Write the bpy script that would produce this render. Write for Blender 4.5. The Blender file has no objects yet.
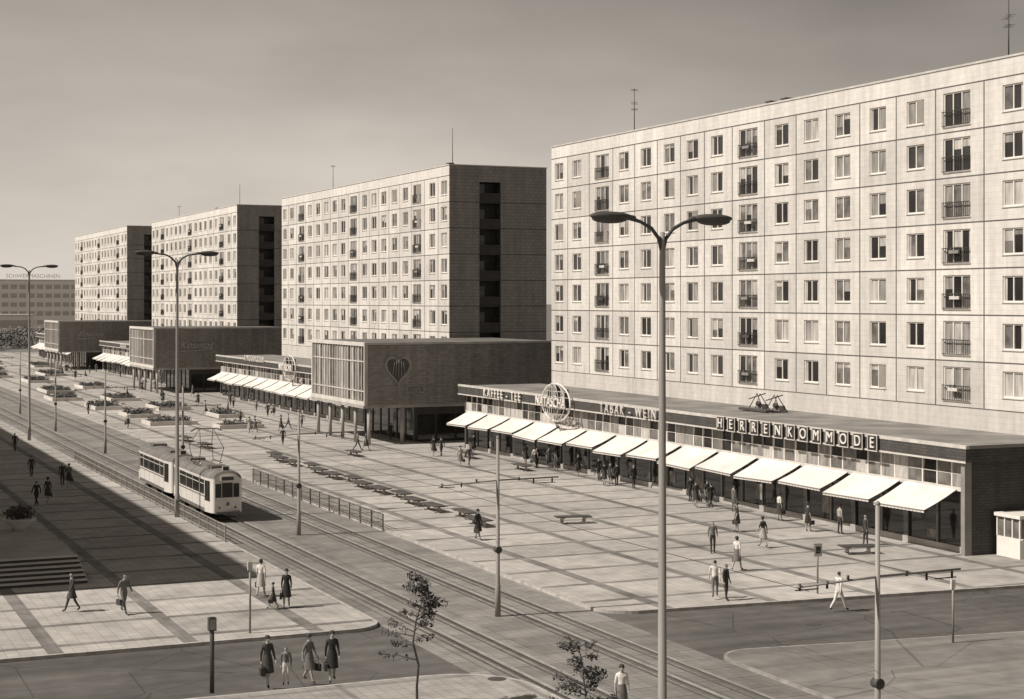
import bpy, math, random
from mathutils import Vector, Matrix, Euler
R=random.Random(7)
scene=bpy.context.scene
TINT=(1.06,1.0,0.93)
LT=(1.0,0.935,0.855)
# ------------------------------------------------------------ materials
MC={}
def nd(nt,t,**k):
    n=nt.nodes.new(t)
    for a,b in k.items(): setattr(n,a,b)
    return n
def base(name,rough,spec,metal=0):
    m=bpy.data.materials.new(name); m.use_nodes=True
    nt=m.node_tree; b=nt.nodes['Principled BSDF']
    b.inputs['Roughness'].default_value=rough
    b.inputs['Specular IOR Level'].default_value=spec
    b.inputs['Metallic'].default_value=metal
    return m,nt,b
def noise(nt,vec,scale,lo,hi,detail=5,a=.32,c=.68):
    n=nd(nt,'ShaderNodeTexNoise'); n.inputs['Scale'].default_value=scale; n.inputs['Detail'].default_value=detail
    nt.links.new(vec,n.inputs['Vector'])
    r=nd(nt,'ShaderNodeMapRange'); r.inputs[1].default_value=a; r.inputs[2].default_value=c
    r.inputs[3].default_value=lo; r.inputs[4].default_value=hi
    nt.links.new(n.outputs[0],r.inputs[0]); return r.outputs[0]
def mth(nt,op,a,b=None):
    n=nd(nt,'ShaderNodeMath',operation=op)
    for i,v in enumerate((a,b)):
        if v is None: continue
        if isinstance(v,(int,float)): n.inputs[i].default_value=v
        else: nt.links.new(v,n.inputs[i])
    return n.outputs[0]
def finish(nt,b,val,tint=TINT):
    s=nd(nt,'ShaderNodeVectorMath',operation='SCALE'); s.inputs[0].default_value=tint
    nt.links.new(val,s.inputs['Scale']); nt.links.new(s.outputs[0],b.inputs['Base Color'])
def bumpit(nt,b,h,st,d=.02):
    bp=nd(nt,'ShaderNodeBump'); bp.inputs['Strength'].default_value=st; bp.inputs['Distance'].default_value=d
    nt.links.new(h,bp.inputs['Height']); nt.links.new(bp.outputs[0],b.inputs['Normal'])
def mat(name,v,rough=.8,amt=.15,scale=1.5,stretch=(1,1,1),spec=.3,metal=0,bump=0):
    if name in MC: return MC[name]
    m,nt,b=base(name,rough,spec,metal)
    tc=nd(nt,'ShaderNodeTexCoord'); mp=nd(nt,'ShaderNodeMapping'); mp.inputs['Scale'].default_value=stretch
    nt.links.new(tc.outputs['Object'],mp.inputs[0])
    o=noise(nt,mp.outputs[0],scale,v*(1-amt),v*(1+amt))
    finish(nt,b,o)
    if bump: bumpit(nt,b,noise(nt,mp.outputs[0],scale*8,0,1),bump)
    MC[name]=m; return m
def wallvec(nt):
    tc=nd(nt,'ShaderNodeTexCoord'); sp=nd(nt,'ShaderNodeSeparateXYZ'); nt.links.new(tc.outputs['Object'],sp.inputs[0])
    c=nd(nt,'ShaderNodeCombineXYZ'); nt.links.new(mth(nt,'ADD',sp.outputs[0],sp.outputs[1]),c.inputs[0]); nt.links.new(sp.outputs[2],c.inputs[1])
    return tc,sp,c.outputs[0]
def brick(nt,vec,w,h,mort,c1,c2,cm,off=.5):
    t=nd(nt,'ShaderNodeTexBrick',offset=off); nt.links.new(vec,t.inputs['Vector'])
    t.inputs['Scale'].default_value=1; t.inputs['Mortar Size'].default_value=mort
    t.inputs['Brick Width'].default_value=w; t.inputs['Row Height'].default_value=h
    for k,v in (('Color1',c1),('Color2',c2),('Mortar',cm)): t.inputs[k].default_value=(v,v,v,1)
    bw=nd(nt,'ShaderNodeRGBToBW'); nt.links.new(t.outputs[0],bw.inputs[0]); return bw.outputs[0]
def wallmat(name,v,w,h,mort,c1,c2,cm,off=0,rough=.8,streak=.1):
    m,nt,b=base(name,rough,.25)
    tc,sp,vec=wallvec(nt)
    br=brick(nt,vec,w,h,mort,c1*v,c2*v,cm*v,off)
    mp=nd(nt,'ShaderNodeMapping'); mp.inputs['Scale'].default_value=(1.2,1.2,.12); nt.links.new(tc.outputs['Object'],mp.inputs[0])
    s1=noise(nt,mp.outputs[0],1.3,1-streak,1+streak*.6)
    s2=noise(nt,tc.outputs['Object'],.12,.93,1.06)
    s3=noise(nt,tc.outputs['Object'],2.2,.94,1.05,8)
    o=mth(nt,'MULTIPLY',mth(nt,'MULTIPLY',mth(nt,'MULTIPLY',br,s1),s2),s3); finish(nt,b,o); MC[name]=m; return m
wallA=[wallmat('facade_panel_%d'%i,v,.6,.35,.014,1.0,.96,.84,0,streak=.12) for i,v in enumerate((.60,.65,.55,.62))]
wallEnd=wallmat('end_wall_tile',.30,.6,.35,.03,1.0,.86,.66,.5,streak=.15)  # tile base darkened well below the facade panels: end-wall shade put into the colour
brickDark=wallmat('dark_brick',.25,.5,.16,.02,1.0,.72,.55,.5,streak=.18)
brickPav=wallmat('pavilion_side_brick',.085,.5,.16,.02,1.0,.8,.6,.5,streak=.15)
joint=mat('panel_joint',.10,.9,.25); white=mat('white_paint',.72,.5,.06); offw=mat('cream_frame',.55,.5,.1)
glassD=mat('window_glass',.03,.08,.4,.4,spec=.5); glassM=mat('window_glass_curtain',.14,.25,.5,1.2,spec=.5)
curt=mat('curtain',.42,.6,.3,3,(1,1,.2)); curt2=mat('curtain_net',.25,.6,.35,3,(1,1,.2)); dark=mat('dark_metal',.045,.5,.2); darkg=mat('dark_paint',.07,.6,.2)
conc=mat('concrete',.36,.85,.18,.8,bump=.1); concL=mat('light_concrete',.55,.8,.12,.8); trim=mat('coping_metal',.5,.6,.15)
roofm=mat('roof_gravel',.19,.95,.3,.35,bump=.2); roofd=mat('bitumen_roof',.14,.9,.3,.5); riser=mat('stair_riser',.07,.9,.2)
awn=mat('awning_canvas',.66,.8,.12,.5); metalg=mat('grey_steel',.24,.5,.15); polem=mat('lamp_post_paint',.26,.5,.18,1,(1,1,.2))
glassS=mat('shop_glass',.025,.06,.6,.5,spec=.6); display=mat('shop_display',.2,.7,.6,2.0)
kerbm=mat('kerb_granite',.38,.8,.25,2); railm=mat('steel_rail',.12,.35,.2,metal=.3)
leaf=mat('foliage',.065,.7,.5,2.5); bark=mat('bark',.08,.9,.3,6)
def paving(name,b0,strip,px,py,sx,sy,ox,oy,slab=.5,fv=.2):
    m,nt,b=base(name,.85,.25)
    tc=nd(nt,'ShaderNodeTexCoord'); sp=nd(nt,'ShaderNodeSeparateXYZ'); nt.links.new(tc.outputs['Object'],sp.inputs[0])
    def ln(o,off,p,w): return mth(nt,'LESS_THAN',mth(nt,'PINGPONG',mth(nt,'ADD',o,off),p/2),w/2)
    mask=mth(nt,'MAXIMUM',ln(sp.outputs[0],ox,px,sx),ln(sp.outputs[1],oy,py,sy))
    mask=mth(nt,'MULTIPLY',mask,noise(nt,tc.outputs['Object'],.5,.6,1.1,6))
    br=brick(nt,tc.outputs['Object'],slab,slab,.018,1.0,.88,.68,0)
    big=noise(nt,tc.outputs['Object'],.07,.80,1.14); med=noise(nt,tc.outputs['Object'],.9,.84,1.12,9)
    st=noise(nt,tc.outputs['Object'],.35,.68,1.0,10,.25,.42)
    f=nd(nt,'ShaderNodeCombineXYZ')
    nt.links.new(mth(nt,'FLOOR',mth(nt,'DIVIDE',mth(nt,'ADD',sp.outputs[0],ox),px)),f.inputs[0]); nt.links.new(mth(nt,'FLOOR',mth(nt,'DIVIDE',mth(nt,'ADD',sp.outputs[1],oy),py)),f.inputs[1])
    wn=nd(nt,'ShaderNodeTexWhiteNoise',noise_dimensions='2D'); nt.links.new(f.outputs[0],wn.inputs[0])
    ft=mth(nt,'ADD',mth(nt,'MULTIPLY',wn.outputs[0],fv),1-fv*.5)
    v=mth(nt,'ADD',mth(nt,'MULTIPLY',mask,strip-b0),b0)
    for k in (br,big,med,ft,st): v=mth(nt,'MULTIPLY',v,k)
    finish(nt,b,v); MC[name]=m; return m
pave=paving('plaza_paving',.41,.17,5.2,4.2,.6,.45,.6,1.0)
paveN=paving('sidewalk_paving',.36,.24,6,5,.25,.22,0,0,.4)
paveT=paving('track_paving',.24,.16,3.0,1.6,.1,.09,0,0,.4,.25)
def asphalt(name,v):
    m,nt,b=base(name,.85,.3)
    tc=nd(nt,'ShaderNodeTexCoord')
    o=noise(nt,tc.outputs['Object'],.12,v*.8,v*1.2,4)
    o=mth(nt,'MULTIPLY',o,noise(nt,tc.outputs['Object'],1.2,.86,1.12,8))
    mp=nd(nt,'ShaderNodeMapping'); mp.inputs['Scale'].default_value=(.05,1.1,1); nt.links.new(tc.outputs['Object'],mp.inputs[0])
    o=mth(nt,'MULTIPLY',o,noise(nt,mp.outputs[0],1.0,.78,1.18,3))
    vr=nd(nt,'ShaderNodeTexVoronoi',feature='DISTANCE_TO_EDGE'); vr.inputs['Scale'].default_value=.22; nt.links.new(tc.outputs['Object'],vr.inputs['Vector'])
    cr=mth(nt,'LESS_THAN',vr.outputs[0],.006); o=mth(nt,'MULTIPLY',o,mth(nt,'SUBTRACT',1,mth(nt,'MULTIPLY',cr,.35)))
    finish(nt,b,o); bumpit(nt,b,noise(nt,tc.outputs['Object'],20,0,1),.2); MC[name]=m; return m
asph=asphalt('asphalt',.105); grd=asphalt('ground_surface',.16); asphL=asphalt('asphalt_footway',.19)
# ------------------------------------------------------------ mesh builder
class MB:
    def __init__(s): s.v=[];s.f=[];s.m=[];s.ms=[];s.sm=[]
    def mi(s,m):
        if m not in s.ms: s.ms.append(m)
        return s.ms.index(m)
    def face(s,pts,m,smooth=False):
        i=len(s.v); s.v+= [tuple(p) for p in pts]; s.f.append(tuple(range(i,i+len(pts)))); s.m.append(s.mi(m)); s.sm.append(smooth)
    def box(s,x0,x1,y0,y1,z0,z1,m):
        i=len(s.v); s.v+=[(x,y,z) for z in (z0,z1) for y in (y0,y1) for x in (x0,x1)]
        k=s.mi(m)
        for f in ((0,2,3,1),(4,5,7,6),(0,1,5,4),(2,6,7,3),(0,4,6,2),(1,3,7,5)):
            s.f.append(tuple(i+a for a in f)); s.m.append(k); s.sm.append(False)
    def tube(s,pts,rad,m,n=8,cap=True):
        pts=[Vector(p) for p in pts]
        if isinstance(rad,(int,float)): rad=[rad]*len(pts)
        i0=len(s.v); k=s.mi(m); up=None
        for j,p in enumerate(pts):
            t=(pts[min(j+1,len(pts)-1)]-pts[max(j-1,0)]).normalized()
            if up is None: up=Vector((0,0,1)) if abs(t.z)<.9 else Vector((1,0,0))
            a=t.cross(up).normalized(); b=a.cross(t).normalized(); up=b
            for q in range(n):
                c=2*math.pi*q/n; s.v.append(tuple(p+(a*math.cos(c)+b*math.sin(c))*rad[j]))
        for j in range(len(pts)-1):
            for q in range(n):
                s.f.append((i0+j*n+q,i0+j*n+(q+1)%n,i0+(j+1)*n+(q+1)%n,i0+(j+1)*n+q)); s.m.append(k); s.sm.append(n>4)
        if cap:
            s.f.append(tuple(i0+q for q in range(n))[::-1]); s.m.append(k); s.sm.append(False)
            l=i0+(len(pts)-1)*n; s.f.append(tuple(l+q for q in range(n))); s.m.append(k); s.sm.append(False)
    def ell(s,c,r,m,nu=12,nv=8,rz=0):
        i0=len(s.v); k=s.mi(m); cs,sn=math.cos(rz),math.sin(rz)
        for a in range(nv+1):
            th=math.pi*a/nv
            for q in range(nu):
                ph=2*math.pi*q/nu
                x=r[0]*math.sin(th)*math.cos(ph); y=r[1]*math.sin(th)*math.sin(ph); z=r[2]*math.cos(th)
                s.v.append((c[0]+x*cs-y*sn,c[1]+x*sn+y*cs,c[2]+z))
        for a in range(nv):
            for q in range(nu):
                s.f.append((i0+a*nu+q,i0+(a+1)*nu+q,i0+(a+1)*nu+(q+1)%nu,i0+a*nu+(q+1)%nu)); s.m.append(k); s.sm.append(True)
    def prism(s,poly,z0,z1,m,ms=None):
        n=len(poly); s.face([(x,y,z1) for x,y in poly],m)
        for j in range(n):
            a,b=poly[j],poly[(j+1)%n]; s.face([(a[0],a[1],z0),(b[0],b[1],z0),(b[0],b[1],z1),(a[0],a[1],z1)],ms or m)
    def ribbon(s,path,w,z,m):
        P=[Vector((x,y,0)) for x,y in path]; o=[]
        for j,p in enumerate(P):
            t=(P[min(j+1,len(P)-1)]-P[max(j-1,0)]).normalized(); o.append(p+Vector((-t.y,t.x,0))*w)
        for j in range(len(P)-1):
            s.face([(P[j].x,P[j].y,z),(P[j+1].x,P[j+1].y,z),(o[j+1].x,o[j+1].y,z),(o[j].x,o[j].y,z)],m)
    def obj(s,name,parent=None,loc=None,rz=0):
        me=bpy.data.meshes.new(name); me.from_pydata(s.v,[],s.f)
        for m in s.ms: me.materials.append(m)
        me.polygons.foreach_set('material_index',s.m); me.polygons.foreach_set('use_smooth',s.sm); me.update()
        o=bpy.data.objects.new(name,me); scene.collection.objects.link(o)
        if parent: o.parent=parent
        if loc: o.location=loc
        o.rotation_euler[2]=rz
        return o
def empty(name,loc=(0,0,0)):
    e=bpy.data.objects.new(name,None); e.location=loc; scene.collection.objects.link(e); return e
def text(name,body,size,loc,rot,m,parent,ext=.05,align='CENTER',space=1.0,shear=0):
    c=bpy.data.curves.new(name,'FONT'); c.body=body; c.size=size; c.extrude=ext; c.align_x=align; c.align_y='CENTER'; c.space_character=space; c.shear=shear
    c.materials.append(m); o=bpy.data.objects.new(name,c); o.location=loc; o.rotation_euler=rot; o.parent=parent; scene.collection.objects.link(o)
FX=(math.radians(90),0,math.radians(-90)); FY=(math.radians(90),0,0)
# ------------------------------------------------------------ ground
mb=MB(); mb.face([(-3000,-200,-.15),(3000,-200,-.15),(3000,6000,-.15),(-3000,6000,-.15)],grd); mb.obj('ground')
mb=MB(); mb.face([(-150,52,-.14),(200,40,-.14),(200,66,-.14),(-150,66,-.14)],asph); mb.obj('road')
def arc(cx,cy,r,a0,a1,n=10): return [(cx+r*math.cos(math.radians(a0+(a1-a0)*i/n)),cy+r*math.sin(math.radians(a0+(a1-a0)*i/n))) for i in range(n+1)]
def slab(name,poly,m,path,w=.16,km=None,z=0):
    mb=MB(); mb.prism(poly,-.145,z,m,km or kerbm); mb.ribbon(path,w,z+.004,km or kerbm); mb.obj(name)
LX=23.2; RX=32.8
pa=[(-140,64.6)]+arc(LX-1.6,66.2,1.6,-90,0)+[(LX,420)]
slab('plaza',pa+[(-140,420)],pave,pa)
pb=[(RX,450)]+arc(RX+1.8,65.2,1.8,180,270)+[(55,61.6),(150,56.5)]
slab('plaza',pb+[(150,450)],pave,pb)
pc=[(LX+1.2,5)]+arc(LX+1.2-3,52.6,3,0,90)+[(-140,56.6)]
slab('sidewalk',[(-140,5)]+pc,paveN,pc)
kd=mat('kerb_worn',.27,.85,.25,2)
pd=[(150,46),(50,52.8)]+arc(RX+1.6,53.4,1.6,90,180)+[(RX,5)]
slab('sidewalk',pd+[(150,5)],asphL,pd,.14,kd,-.04)
mb=MB(); mb.face([(LX,5,-.134),(RX,5,-.134),(RX,500,-.134),(LX,500,-.134)],paveT); mb.obj('tram_track_bed')
e=empty('tram_track'); mb=MB()
TX=(25.4,30.2)
sl=mat('rail_slab',.29,.85,.2,1.2)
for tx in TX:
    for s in (-.72,.72):
        x=tx+s; mb.box(x-.05,x+.05,5,500,-.13,-.115,railm); mb.box(x+.06,x+.17,5,500,-.13,-.124,dark)
        for k in (-.34,.24): mb.box(x+k,x+k+.13,5,500,-.132,-.127,sl if k>0 else joint)
mb.obj('rails',e)
# ------------------------------------------------------------ apartment buildings
COLS=[1.6,5.3,10.3,14.3,18.2,22.1,25.8,29.5,33.95,38.4,42.1,45.8,49.7,53.6,57.6,62.6,66.3]
XF=65.8; XB=77.3
def leafcloud(mb,c,r,n,s,m,rr):
    for _ in range(n):
        while 1:
            p=Vector((rr.uniform(-1,1),rr.uniform(-1,1),rr.uniform(-1,1)))
            if p.length<=1: break
        p=Vector((c[0]+p.x*r[0],c[1]+p.y*r[1],c[2]+p.z*r[2]))
        a=Vector((rr.gauss(0,1),rr.gauss(0,1),rr.gauss(0,1))).normalized(); b=a.orthogonal().normalized(); q=s*rr.uniform(.6,1.3)
        a=a*q; b=b*q*.6
        mb.face([p-a,p-b*.9,p+a,p+b*.9],m)
def window(mb,xf,ya,yb,za,zb,kind,rr):
    d=.16; x1=xf+d
    for q in ([(xf,ya,za),(x1,ya,za),(x1,ya,zb),(xf,ya,zb)],[(xf,yb,zb),(x1,yb,zb),(x1,yb,za),(xf,yb,za)],
              [(xf,ya,zb),(x1,ya,zb),(x1,yb,zb),(xf,yb,zb)],[(xf,yb,za),(x1,yb,za),(x1,ya,za),(xf,ya,za)]): mb.face(q,wallA[0])
    n=3 if kind else 2; f=.085; fx0=xf+.07; fx1=xf+.15
    mb.box(fx0,fx1,ya,yb,za,za+f,white); mb.box(fx0,fx1,ya,yb,zb-f,zb,white)
    for i in range(n+1):
        y=ya+(yb-ya-f)*i/n; mb.box(fx0,fx1,y,y+f,za+f,zb-f,white)
    mood=rr.random()
    for i in range(n):
        a=ya+(yb-ya)*i/n; b=ya+(yb-ya)*(i+1)/n; r=rr.random()
        if mood<.12: g=[(za,zb,rr.choice([curt,curt2]))]
        elif r<.42: g=[(za,zb,glassD)]
        elif r<.64: g=[(za,zb,glassM)]
        elif r<.74: g=[(za,zb,curt2)]
        else:
            h=za+(zb-za)*rr.uniform(.4,.8); g=[(za,h,rr.choice([glassD,glassM])),(h,zb,rr.choice([curt,curt2]))]
        if mood>.12 and i==0 and rr.random()<.06:   # a casement standing open
            mb.face([(xf+.1,a+.04,za+.05),(xf-.42,a+.2,za+.05),(xf-.42,a+.2,zb-.05),(xf+.1,a+.04,zb-.05)],offw)
        for (p,q,m) in g: mb.face([(x1-.02,b,p),(x1-.02,a,p),(x1-.02,a,q),(x1-.02,b,q)],m)
        if mood>.12 and r<.5 and rr.random()<.5:
            w=(b-a)*rr.uniform(.2,.4); y=b-w if i==n-1 else a
            mb.face([(x1-.024,y+w,za),(x1-.024,y,za),(x1-.024,y,zb),(x1-.024,y+w,zb)],curt)
    mb.box(xf-.06,xf+.02,ya-.05,yb+.05,za-.06,za-.004,concL)
    if kind:
        zt=za+.95
        mb.box(xf-.12,xf-.07,ya-.02,yb+.02,zt-.05,zt,dark); mb.box(xf-.12,xf-.07,ya-.02,yb+.02,za+.02,za+.07,dark)
        k=int((yb-ya)/.16)
        for i in range(k+1):
            y=ya+(yb-ya)*i/k; mb.box(xf-.11,xf-.08,y-.013,y+.013,za+.07,zt-.05,darkg)
        if rr.random()<.5:
            y=ya+rr.uniform(.1,1.2); mb.box(xf-.26,xf-.125,y,y+.9,za+.6,za+.8,rr.choice([concL,darkg,metalg])); leafcloud(mb,(xf-.19,y+.45,za+.9),(.1,.5,.14),30,.07,leaf,rr)
def apartment(y0,y1,H,seed,vents):
    rr=random.Random(seed); e=empty('apartment_building')
    k=(y1-y0)/67.9; C=[y1-c*k for c in COLS]
    B=[y1]+[(C[i]+C[i+1])/2 for i in range(len(C)-1)]+[y0]
    mb=MB(); wb=MB(); zc=[H-2.4-2.8*i for i in range(7)]
    for i,yc in enumerate(C):
        b,a=B[i],B[i+1]; kind=i in (2,8,14)
        for z in zc:
            m=rr.choice(wallA); zl,zh=z-1.5,z+1.3
            w=1.3 if kind else .9; w*=.97; hz=(z-1.15,z+.93) if kind else (z-.72,z+.82)
            ya,yb=yc-w,yc+w; za,zb=hz
            for (p,q,r,s) in ((a,b,zl,za),(a,b,zb,zh),(a,ya,za,zb),(yb,b,za,zb)):
                mb.face([(XF,q,r),(XF,p,r),(XF,p,s),(XF,q,s)],m)
            window(wb,XF,ya,yb,za,zb,kind,rr)
        if i: mb.box(XF-.006,XF+.01,b-.05,b+.05,zc[-1]-1.5,H-1.14,joint)
    for z in zc: mb.box(XF-.005,XF+.01,y0,y1,z+1.26,z+1.34,joint)
    zl=zc[-1]-1.5; zt=H-1.1
    mb.box(XF-.005,XF+.01,y0,y1,zl-.03,zl+.03,joint)
    mb.face([(XF,y1,0),(XF,y0,0),(XF,y0,zl),(XF,y1,zl)],wallA[2])
    mb.face([(XF,y1,zt),(XF,y0,zt),(XF,y0,H),(XF,y1,H)],wallA[1])
    xa,xb=69.3,71.8; zs=H-1.7
    for (p,q,r,s) in ((XF,xa,0,H),(xb,XB,0,H),(xa,xb,zs,H)):
        mb.face([(p,y0,r),(q,y0,r),(q,y0,s),(p,y0,s)],wallEnd)
    yd=y0+1.5
    mb.face([(xa,y0,0),(xa,yd,0),(xa,yd,zs),(xa,y0,zs)],darkg); mb.face([(xb,yd,0),(xb,y0,0),(xb,y0,zs),(xb,yd,zs)],darkg)
    mb.face([(xa,yd,0),(xb,yd,0),(xb,yd,zs),(xa,yd,zs)],darkg)
    for z in zc+[zc[-1]-2.8]:
        f=z-1.5
        mb.box(xa,xb,y0+.08,yd,f-.08,f+.08,dark); mb.box(xa+.01,xb-.01,y0+.05,y0+.12,f+.08,f+.95,dark)
        mb.box(xa+.01,xb-.01,y0+.03,y0+.14,f+.95,f+1.02,darkg)
        mb.box(xa+.3,xa+1.2,yd-.05,yd-.01,f+.9,f+2.1,metalg); mb.box(xa+.36,xa+1.14,yd-.07,yd-.045,f+.97,f+2.03,glassM)
        for (p,q) in ((XF,xa),(xb,XB)): mb.box(p,q,y0-.006,y0+.01,f-.05,f+.05,joint)
    mb.face([(XB,y1,0),(XF,y1,0),(XF,y1,H),(XB,y1,H)],wallEnd); mb.face([(XB,y0,0),(XB,y1,0),(XB,y1,H),(XB,y0,H)],wallA[0])
    mb.obj('walls',e); wb.obj('windows',e)
    rb=MB(); rb.face([(XF,y0,H-.25),(XB,y0,H-.25),(XB,y1,H-.25),(XF,y1,H-.25)],roofd)
    c=.06
    rb.box(XF-c,XF+.25,y0-c,y1+c,H,H+.12,trim); rb.box(XB-.25,XB+c,y0-c,y1+c,H,H+.12,trim)
    rb.box(XF+.25,XB-.25,y0-c,y0+.25,H,H+.12,trim); rb.box(XF+.25,XB-.25,y1-.25,y1+c,H,H+.12,trim)
    for f in vents: 
        y=y0+(y1-y0)*f; rb.box(XF+1.5,XF+2.0,y,y+.5,H-.25,H+.5,conc); rb.box(XF+1.4,XF+2.1,y-.1,y+.6,H+.5,H+.6,joint)
    rb.obj('roof',e)
    return e
def antenna(x,y,z,h,arms=2):
    mb=MB(); mb.tube([(x,y,z),(x,y,z+h)],[.05,.03],darkg,5)
    for i,f in enumerate((.97,.72,.6)[:arms]):
        w=(.5,.8,.5)[i]; mb.tube([(x-w*.6,y-w,z+h*f),(x+w*.6,y+w,z+h*f)],.022,darkg,4)
        for q in (-.8,0,.8): mb.tube([(x+w*.6*q+.25,y+w*q-.15,z+h*f),(x+w*.6*q-.25,y+w*q+.15,z+h*f)],.014,darkg,4)
    mb.obj('roof_antenna')
apartment(70.6,138.5,27.75,1,(.46,.49)); apartment(164,228,28.05,2,(.06,)); apartment(253,317,28.5,3,(.3,)); apartment(341.5,406,28.9,4,())
antenna(68.6,127.5,27.5,4.6,3); antenna(68.6,79.5,27.5,4.6,3); antenna(68.6,170,27.8,4.9,0); antenna(68.6,213,27.8,4,1); antenna(68.6,262,28.2,4.2,0); antenna(68.6,306,28.2,3,1)
# ------------------------------------------------------------ shop pavilions
def pavilion(y0,y1,kind):
    e=empty('shop_pavilion'); mb=MB(); xf=57.9
    mb.box(xf,65.75,y0,y0+.3,0,4.95,brickPav); mb.box(xf,65.75,y1-.3,y1,0,4.95,brickPav)
    mb.box(57.45,xf,y0-.02,y0+.3,0,4.95,metalg)
    mb.obj('walls',e)
    rb=MB(); rb.box(57.3,65.76,y0-.3,y1+.1,4.98,5.68,brickPav); rb.box(57.28,57.5,y0-.32,y1+.12,5.68,5.86,trim); rb.box(57.5,65.76,y0-.32,y0-.1,5.68,5.86,metalg)
    rb.box(57.26,57.298,y0-.3,y1+.1,4.92,5.02,offw)
    rb.box(57.5,65.77,y0-.1,y1+.1,5.68,5.74,roofm)
    rb.obj('roof',e)
    gb=MB(); 
    gb.box(xf+.1,xf+.16,y0+.3,y1-.3,.35,4.97,glassS); gb.box(xf-.02,xf+.2,y0+.3,y1-.3,0,.35,conc)
    gb.box(xf-.03,xf+.098,y0+.3,y1-.3,3.3,3.52,offw)
    n=int((y1-y0)/1.25); p=(y1-y0-.7)/n
    for i in range(n+1):
        y=y0+.35+p*i
        gb.box(xf+.0,xf+.098,y-.045,y+.045,3.52,4.97,white if i%4 else metalg)
        if i%2==0: gb.box(xf-.0,xf+.098,y-.05,y+.05,.35,3.3,metalg if i%4 else dark)
        if i<n:
            if R.random()<.8: gb.box(xf+.03,xf+.094,y+.046,y+p-.046,3.53,R.choice([4.9,4.2]),R.choice([glassM,curt,glassM,curt2,curt2]))
            if R.random()<.3: 
                a=R.random(); gb.box(xf+.06,xf+.096,y+.15,y+.95,.5+a*.3,.9+a*1.2,display)
    gb.box(xf+.01,xf+.099,y0+.35,y1-.3,4.2,4.25,white)
    gb.obj('shop_windows',e)
    ab=MB(); na=int(round((y1-y0-1.5)/4.9)); p=(y1-y0-1.5)/na
    for i in range(na):
        a=y0+.9+p*i+.22; b=a+p-.5; j=R.uniform(-.12,.12); xo=55.75+j; zo=2.42+j*.8; k=R.uniform(-.06,.06)
        xm=(57.86+xo)/2; zm=(3.4+zo)/2-.05
        ab.face([(57.86,a,3.4),(xm,a,zm),(xm,b,zm),(57.86,b,3.4)],awn,True); ab.face([(xm,a,zm),(xo,a,zo+k),(xo,b,zo-k),(xm,b,zm)],awn,True)
        ab.face([(57.86,b,3.35),(xo,b,zo-k-.04),(xo,a,zo+k-.04),(57.86,a,3.35)],awn)
        nv=14
        for q in range(nv):
            c=a+(b-a)*q/nv; d=a+(b-a)*(q+1)/nv
            ab.face([(xo,d,zo+k-2*k*(q+1)/nv),(xo,c,zo+k-2*k*q/nv),(xo+.02,c+.02,zo+k-2*k*q/nv-.15),(xo+.02,d-.02,zo+k-2*k*(q+1)/nv-.15)],awn)
        for y in (a+.15,b-.15): ab.tube([(57.85,y,2.3),(xo+.05,y,zo-.05)],.02,dark,5)
        ab.tube([(xo,a,zo+k-.02),(xo,b,zo-k-.02)],.03,metalg,5)
    ab.obj('awnings',e)
    return e
pe=pavilion(70.0,140.5,0)
SX=57.12
for i,ch in enumerate('HERRENKOMMODE'):
    y=94.2-i*(94.2-77.6)/12
    mb=MB(); mb.box(SX+.02,57.25,y-.44,y+.44,4.95,5.85,dark)
    for a,b,c,d in ((-.46,-.41,4.93,5.87),(.41,.46,4.93,5.87),(-.41,.41,4.93,4.98),(-.41,.41,5.82,5.87)): mb.box(SX-.02,SX+.019,y+a,y+b,c,d,offw)
    mb.obj('sign_plate',pe)
    text('sign_letter',ch,.88,(SX-.03,y,5.4),FX,white,pe,.03)
text('sign_text','KAFFEE - TEE',1.0,(SX,130.3,5.4),FX,white,pe,.04,space=1.4)
text('sign_text','TABAK - WEIN',1.0,(SX,107.3,5.4),FX,offw,pe,.04,space=1.4)
def globe(y,pe,r=1.5,ry=2.6):
    mb=MB()
    for k in range(4):
        w=(1,.72,.4,.08)[k]; pts=[(SX-.2-.5*(1-w),y+ry*w*math.cos(t*math.pi/12),5.4+r*math.sin(t*math.pi/12)) for t in range(25)]; mb.tube(pts,.07 if k==0 else .03,white if k==0 else offw,6,False)
    for k in (-.6,-.3,.3,.6):
        w=math.sqrt(1-k*k)*ry; mb.tube([(SX-.2,y-w,5.4+k*r),(SX-.6,y,5.4+k*r),(SX-.2,y+w,5.4+k*r)],.03,offw,5)
    mb.box(SX-.16,SX+.15,y-.06,y+.06,5,6.8,dark); mb.box(SX-.16,SX+.15,y-1.6,y-1.5,5,6.5,dark); mb.box(SX-.16,SX+.15,y+1.5,y+1.6,5,6.5,dark)
    mb.obj('globe_emblem',pe)
    text('sign_text','NATASCHA',1.05,(SX-.72,y,5.4),FX,white,pe,.05)
globe(119,pe)
pe=pavilion(166.5,232,1); text('sign_text','KINDERMODEN',1.1,(SX,211,5.9),FX,offw,pe,.04,space=1.3); globe(194,pe,1.5)
pe=pavilion(262,325,1); text('sign_text','DROGERIE',1.0,(SX,300,5.4),FX,offw,pe,.04,space=1.3)
pavilion(352,410,1)
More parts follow.
